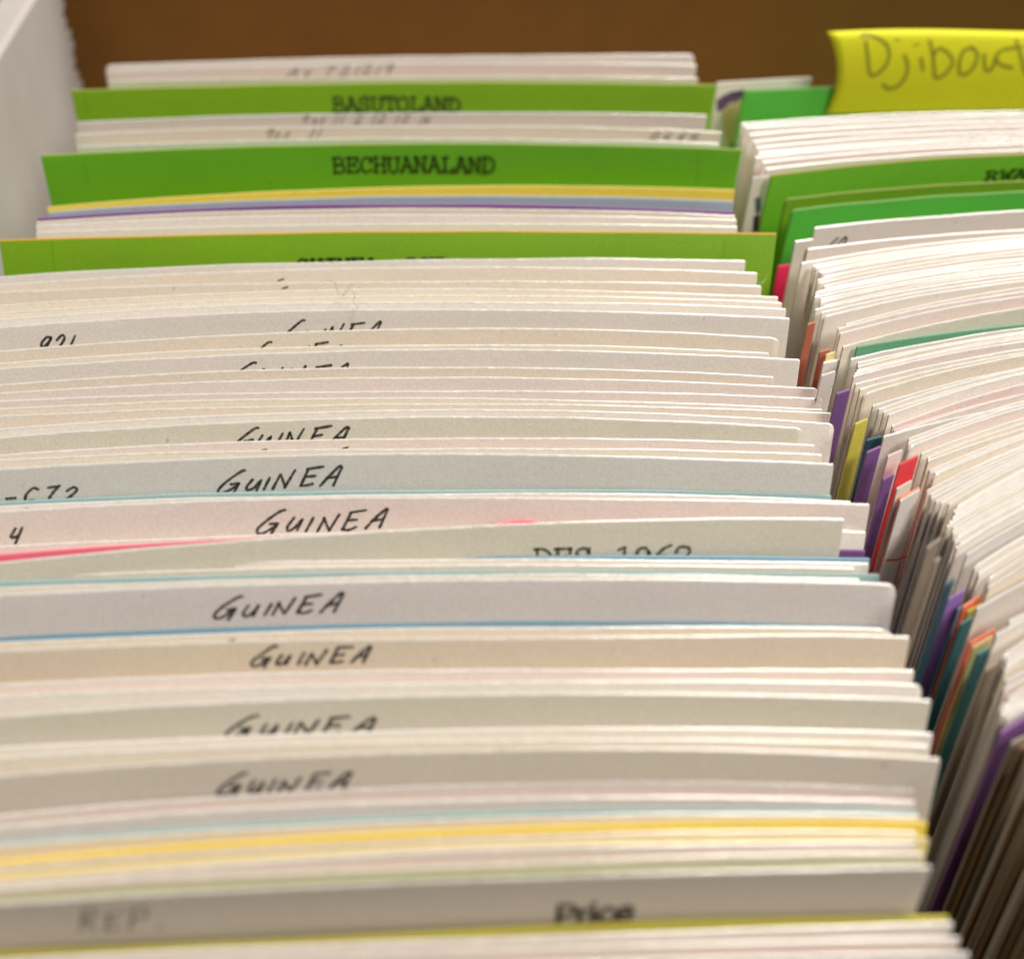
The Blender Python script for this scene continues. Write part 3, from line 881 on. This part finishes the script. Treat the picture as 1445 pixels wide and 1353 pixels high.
# shade of the divider creases, painted on as thin dark strips
CREASE_SHADE = ink("crease_shadow", (.10, .20, .01), alpha=.18)
def line_on(card, ob, name, a, b, wpx, mat):
    patch(card, ob, name, [(a[0] - wpx / 2, a[1]), (a[0] + wpx / 2, a[1]), (b[0] + wpx / 2, b[1]), (b[0] - wpx / 2, b[1])], mat, .00004)
def left_at(yc): return CARDS[('L', [q[1] for q in LEFT].index(yc))]
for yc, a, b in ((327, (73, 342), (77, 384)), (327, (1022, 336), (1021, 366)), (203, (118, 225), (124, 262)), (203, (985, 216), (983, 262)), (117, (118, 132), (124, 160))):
    line_on(*left_at(yc), "crease_shade", a, b, 2.2, CREASE_SHADE)

# ------------------------------------------------------------------ sticky note
class Note:
    """a sheet stuck by its lower part and curling backwards towards its free top"""
    def __init__(s, x0, x1, yb, zb, L, slope):
        s.x0, s.x1, s.yb, s.zb, s.L, s.slope = x0, x1, yb, zb, L, slope
        s.tab = [(0, 0, 0)]
        n = 60
        for i in range(n):
            u = (i + .5) / n
            ph = radians(-4 + 33 * u ** 1.2 + 50 * max(0, u - .9) * 10 * .9)
            y, z, _ = s.tab[-1]
            s.tab.append((y + L / n * sin(ph), z + L / n * cos(ph), ph))
    def P(s, x, v, off=0.0):
        u = max(0, min(1, 1 - v / s.L)) * 60
        i = min(59, int(u)); f = u - i
        a, b = s.tab[i], s.tab[i + 1]
        y, z, ph = a[0] + (b[0] - a[0]) * f, a[1] + (b[1] - a[1]) * f, b[2]
        wv = .0006 * sin((x - s.x0) * 75 + .8) * (u / 60) ** 2
        return (x, s.yb + s.slope * (x - s.x0) + y - off * cos(ph), s.zb + z + wv + off * sin(ph))
    def find(s, px, py):
        x, v = s.x0 + .01, s.L * .5
        for _ in range(25):
            q = to_px(s.P(x, v)); qa = to_px(s.P(x + 1e-5, v)); qb = to_px(s.P(x, v + 1e-5))
            a, b = (qa[0] - q[0]) / 1e-5, (qb[0] - q[0]) / 1e-5
            c_, d = (qa[1] - q[1]) / 1e-5, (qb[1] - q[1]) / 1e-5
            ex, ey = px - q[0], py - q[1]
            det = a * d - b * c_
            x += .8 * (ex * d - b * ey) / det; v += .8 * (a * ey - c_ * ex) / det
            v = max(.0005, min(s.L - .0005, v))
        return x, v
dc, dob = CARDS[('R', 1)]
xn, vn = dc.find(1164, 160)
pb = dc.P(xn, vn, .0004)
sl = (dc.f(xn + .04) - dc.f(xn)) / .04
L = .02
for _ in range(30):
    nt_ = Note(xn, xn + .062, pb[1], pb[2], L, sl)
    t_ = to_px(nt_.P(xn + .01, 0))[1]
    L += (t_ - 42) * .00008
nt_.L = L
V, Fc = [], []
NX, NV = 30, 30
for side in (0, -.00012):
    for i in range(NX + 1):
        for j in range(NV + 1):
            v = L * j / NV
            u = 1 - v / L
            x = nt_.x0 + (nt_.x1 - nt_.x0) * i / NX + (.0019 * sin(u * pi) - .0027 * u) * (1 - i / NX)
            V.append(nt_.P(x, v, side))
M_ = (NX + 1) * (NV + 1)
for i in range(NX):
    for j in range(NV):
        a = i * (NV + 1) + j
        Fc.append((a, a + 1, a + NV + 2, a + NV + 1)); Fc.append((M_ + a, M_ + a + NV + 1, M_ + a + NV + 2, M_ + a + 1))
for i in range(NX):
    a = i * (NV + 1); Fc.append((a, a + NV + 1, M_ + a + NV + 1, M_ + a))
for j in range(NV):
    Fc.append((j, M_ + j, M_ + j + 1, j + 1))
note_m = paper("sticky_note_paper", (.84, .84, .018), rough=.6, mottled=.02, bump=.1, translucent=.15)
note = mesh_obj("sticky_note", V, Fc, [note_m], origin=pb)
tag(note, "curled yellow sticky note with Djibouti in pencil, stuck on the rear emerald divider", "sticky note")
ST = [
 [(275,170),(300,150),(380,165),(460,220),(480,300),(455,370),(400,425),(355,440),(335,400),(325,290),(310,190)],
 [(585,290),(610,360),(600,440),(550,510),(480,535),(430,500)], [(525,178),(555,198)],
 [(705,310),(715,360),(720,410)], [(650,226),(700,216)],
 [(765,180),(790,280),(800,380),(805,460)], [(800,300),(830,250),(890,270),(935,340),(900,410),(850,450),(805,455)],
 [(1080,240),(1020,260),(985,330),(980,410),(1010,435),(1070,400),(1105,330),(1105,270),(1060,240)],
 [(1160,280),(1160,350),(1180,410),(1220,380),(1245,310)], [(1400,240),(1290,260),(1245,310),(1270,360),(1370,390)],
 [(1385,180),(1420,290),(1445,400),(1462,440)], [(1400,240),(1500,228)], [(1540,290),(1555,400)], [(1530,200),(1545,215)]]
V, Fc = [], []
lay = .00006
for st in ST:
    P_ = ccurve([nt_.find(1160 + a / 5.07, 20 + b / 5.07) for a, b in st], 6)
    base = len(V)
    for i, q in enumerate(P_):
        a0, b0 = P_[max(0, i - 1)], P_[min(len(P_) - 1, i + 1)]
        dx, dy = b0[0] - a0[0], b0[1] - a0[1]; l = sqrt(dx * dx + dy * dy) or 1e-9
        ww = .00042 if 0 < i < len(P_) - 1 else .0002
        V.append(nt_.P(q[0] - dy / l * ww, q[1] + dx / l * ww, lay)); V.append(nt_.P(q[0] + dy / l * ww, q[1] - dx / l * ww, lay))
    for i in range(len(P_) - 1):
        q = base + 2 * i; Fc.append((q, q + 2, q + 3, q + 1))
    lay += .000005
mesh_obj("pencil_writing", V, Fc, [PENCIL2], parent=note)

# ------------------------------------------------------------------ stray fibres lying on the cards
fib = ink("fibre", (.20, .16, .12), alpha=.9); fibw = ink("pale_fibre", (.75, .7, .62), alpha=.9)
def fibre(pts, z, mat, lab, rad=.00003):
    P3 = []
    for k, (a, b) in enumerate(ccurve(pts, 5)):
        x, y = on_z(a, b, z + .0006 * sin(k * .7)); P3.append((x, y, z + .0006 * sin(k * .7)))
    V, Fc = [], []
    for (x, y, zz) in P3:
        for m in range(4): V.append((x + rad * cos(m * pi / 2), y, zz + rad * sin(m * pi / 2)))
    for i in range(len(P3) - 1):
        for m in range(4):
            a = i * 4 + m; b = i * 4 + (m + 1) % 4
            Fc.append((a, b, b + 4, a + 4))
    o = mesh_obj("stray_fibre", V, Fc, [mat], origin=P3[0])
    tag(o, lab, "fibre", "fibres lying on the cards")
fibre([(448, 400), (460, 396), (472, 399), (477, 412), (486, 416), (493, 408), (500, 416), (499, 427), (505, 434), (497, 436)], .0022, fib, "thin dark fibre curled over the cream cards above the 921 card")
fibre([(484, 418), (490, 407), (499, 401)], .0022, fib, "short dark fibre branching beside the curled one above the 921 card")
fibre([(1066, 392), (1072, 400), (1080, 393)], .001, fibw, "pale fibre at the right end of the beige cards, against the lime divider")
fibre([(1073, 403), (1079, 396), (1083, 387)], .001, fibw, "short pale fibre standing up against the lime divider")
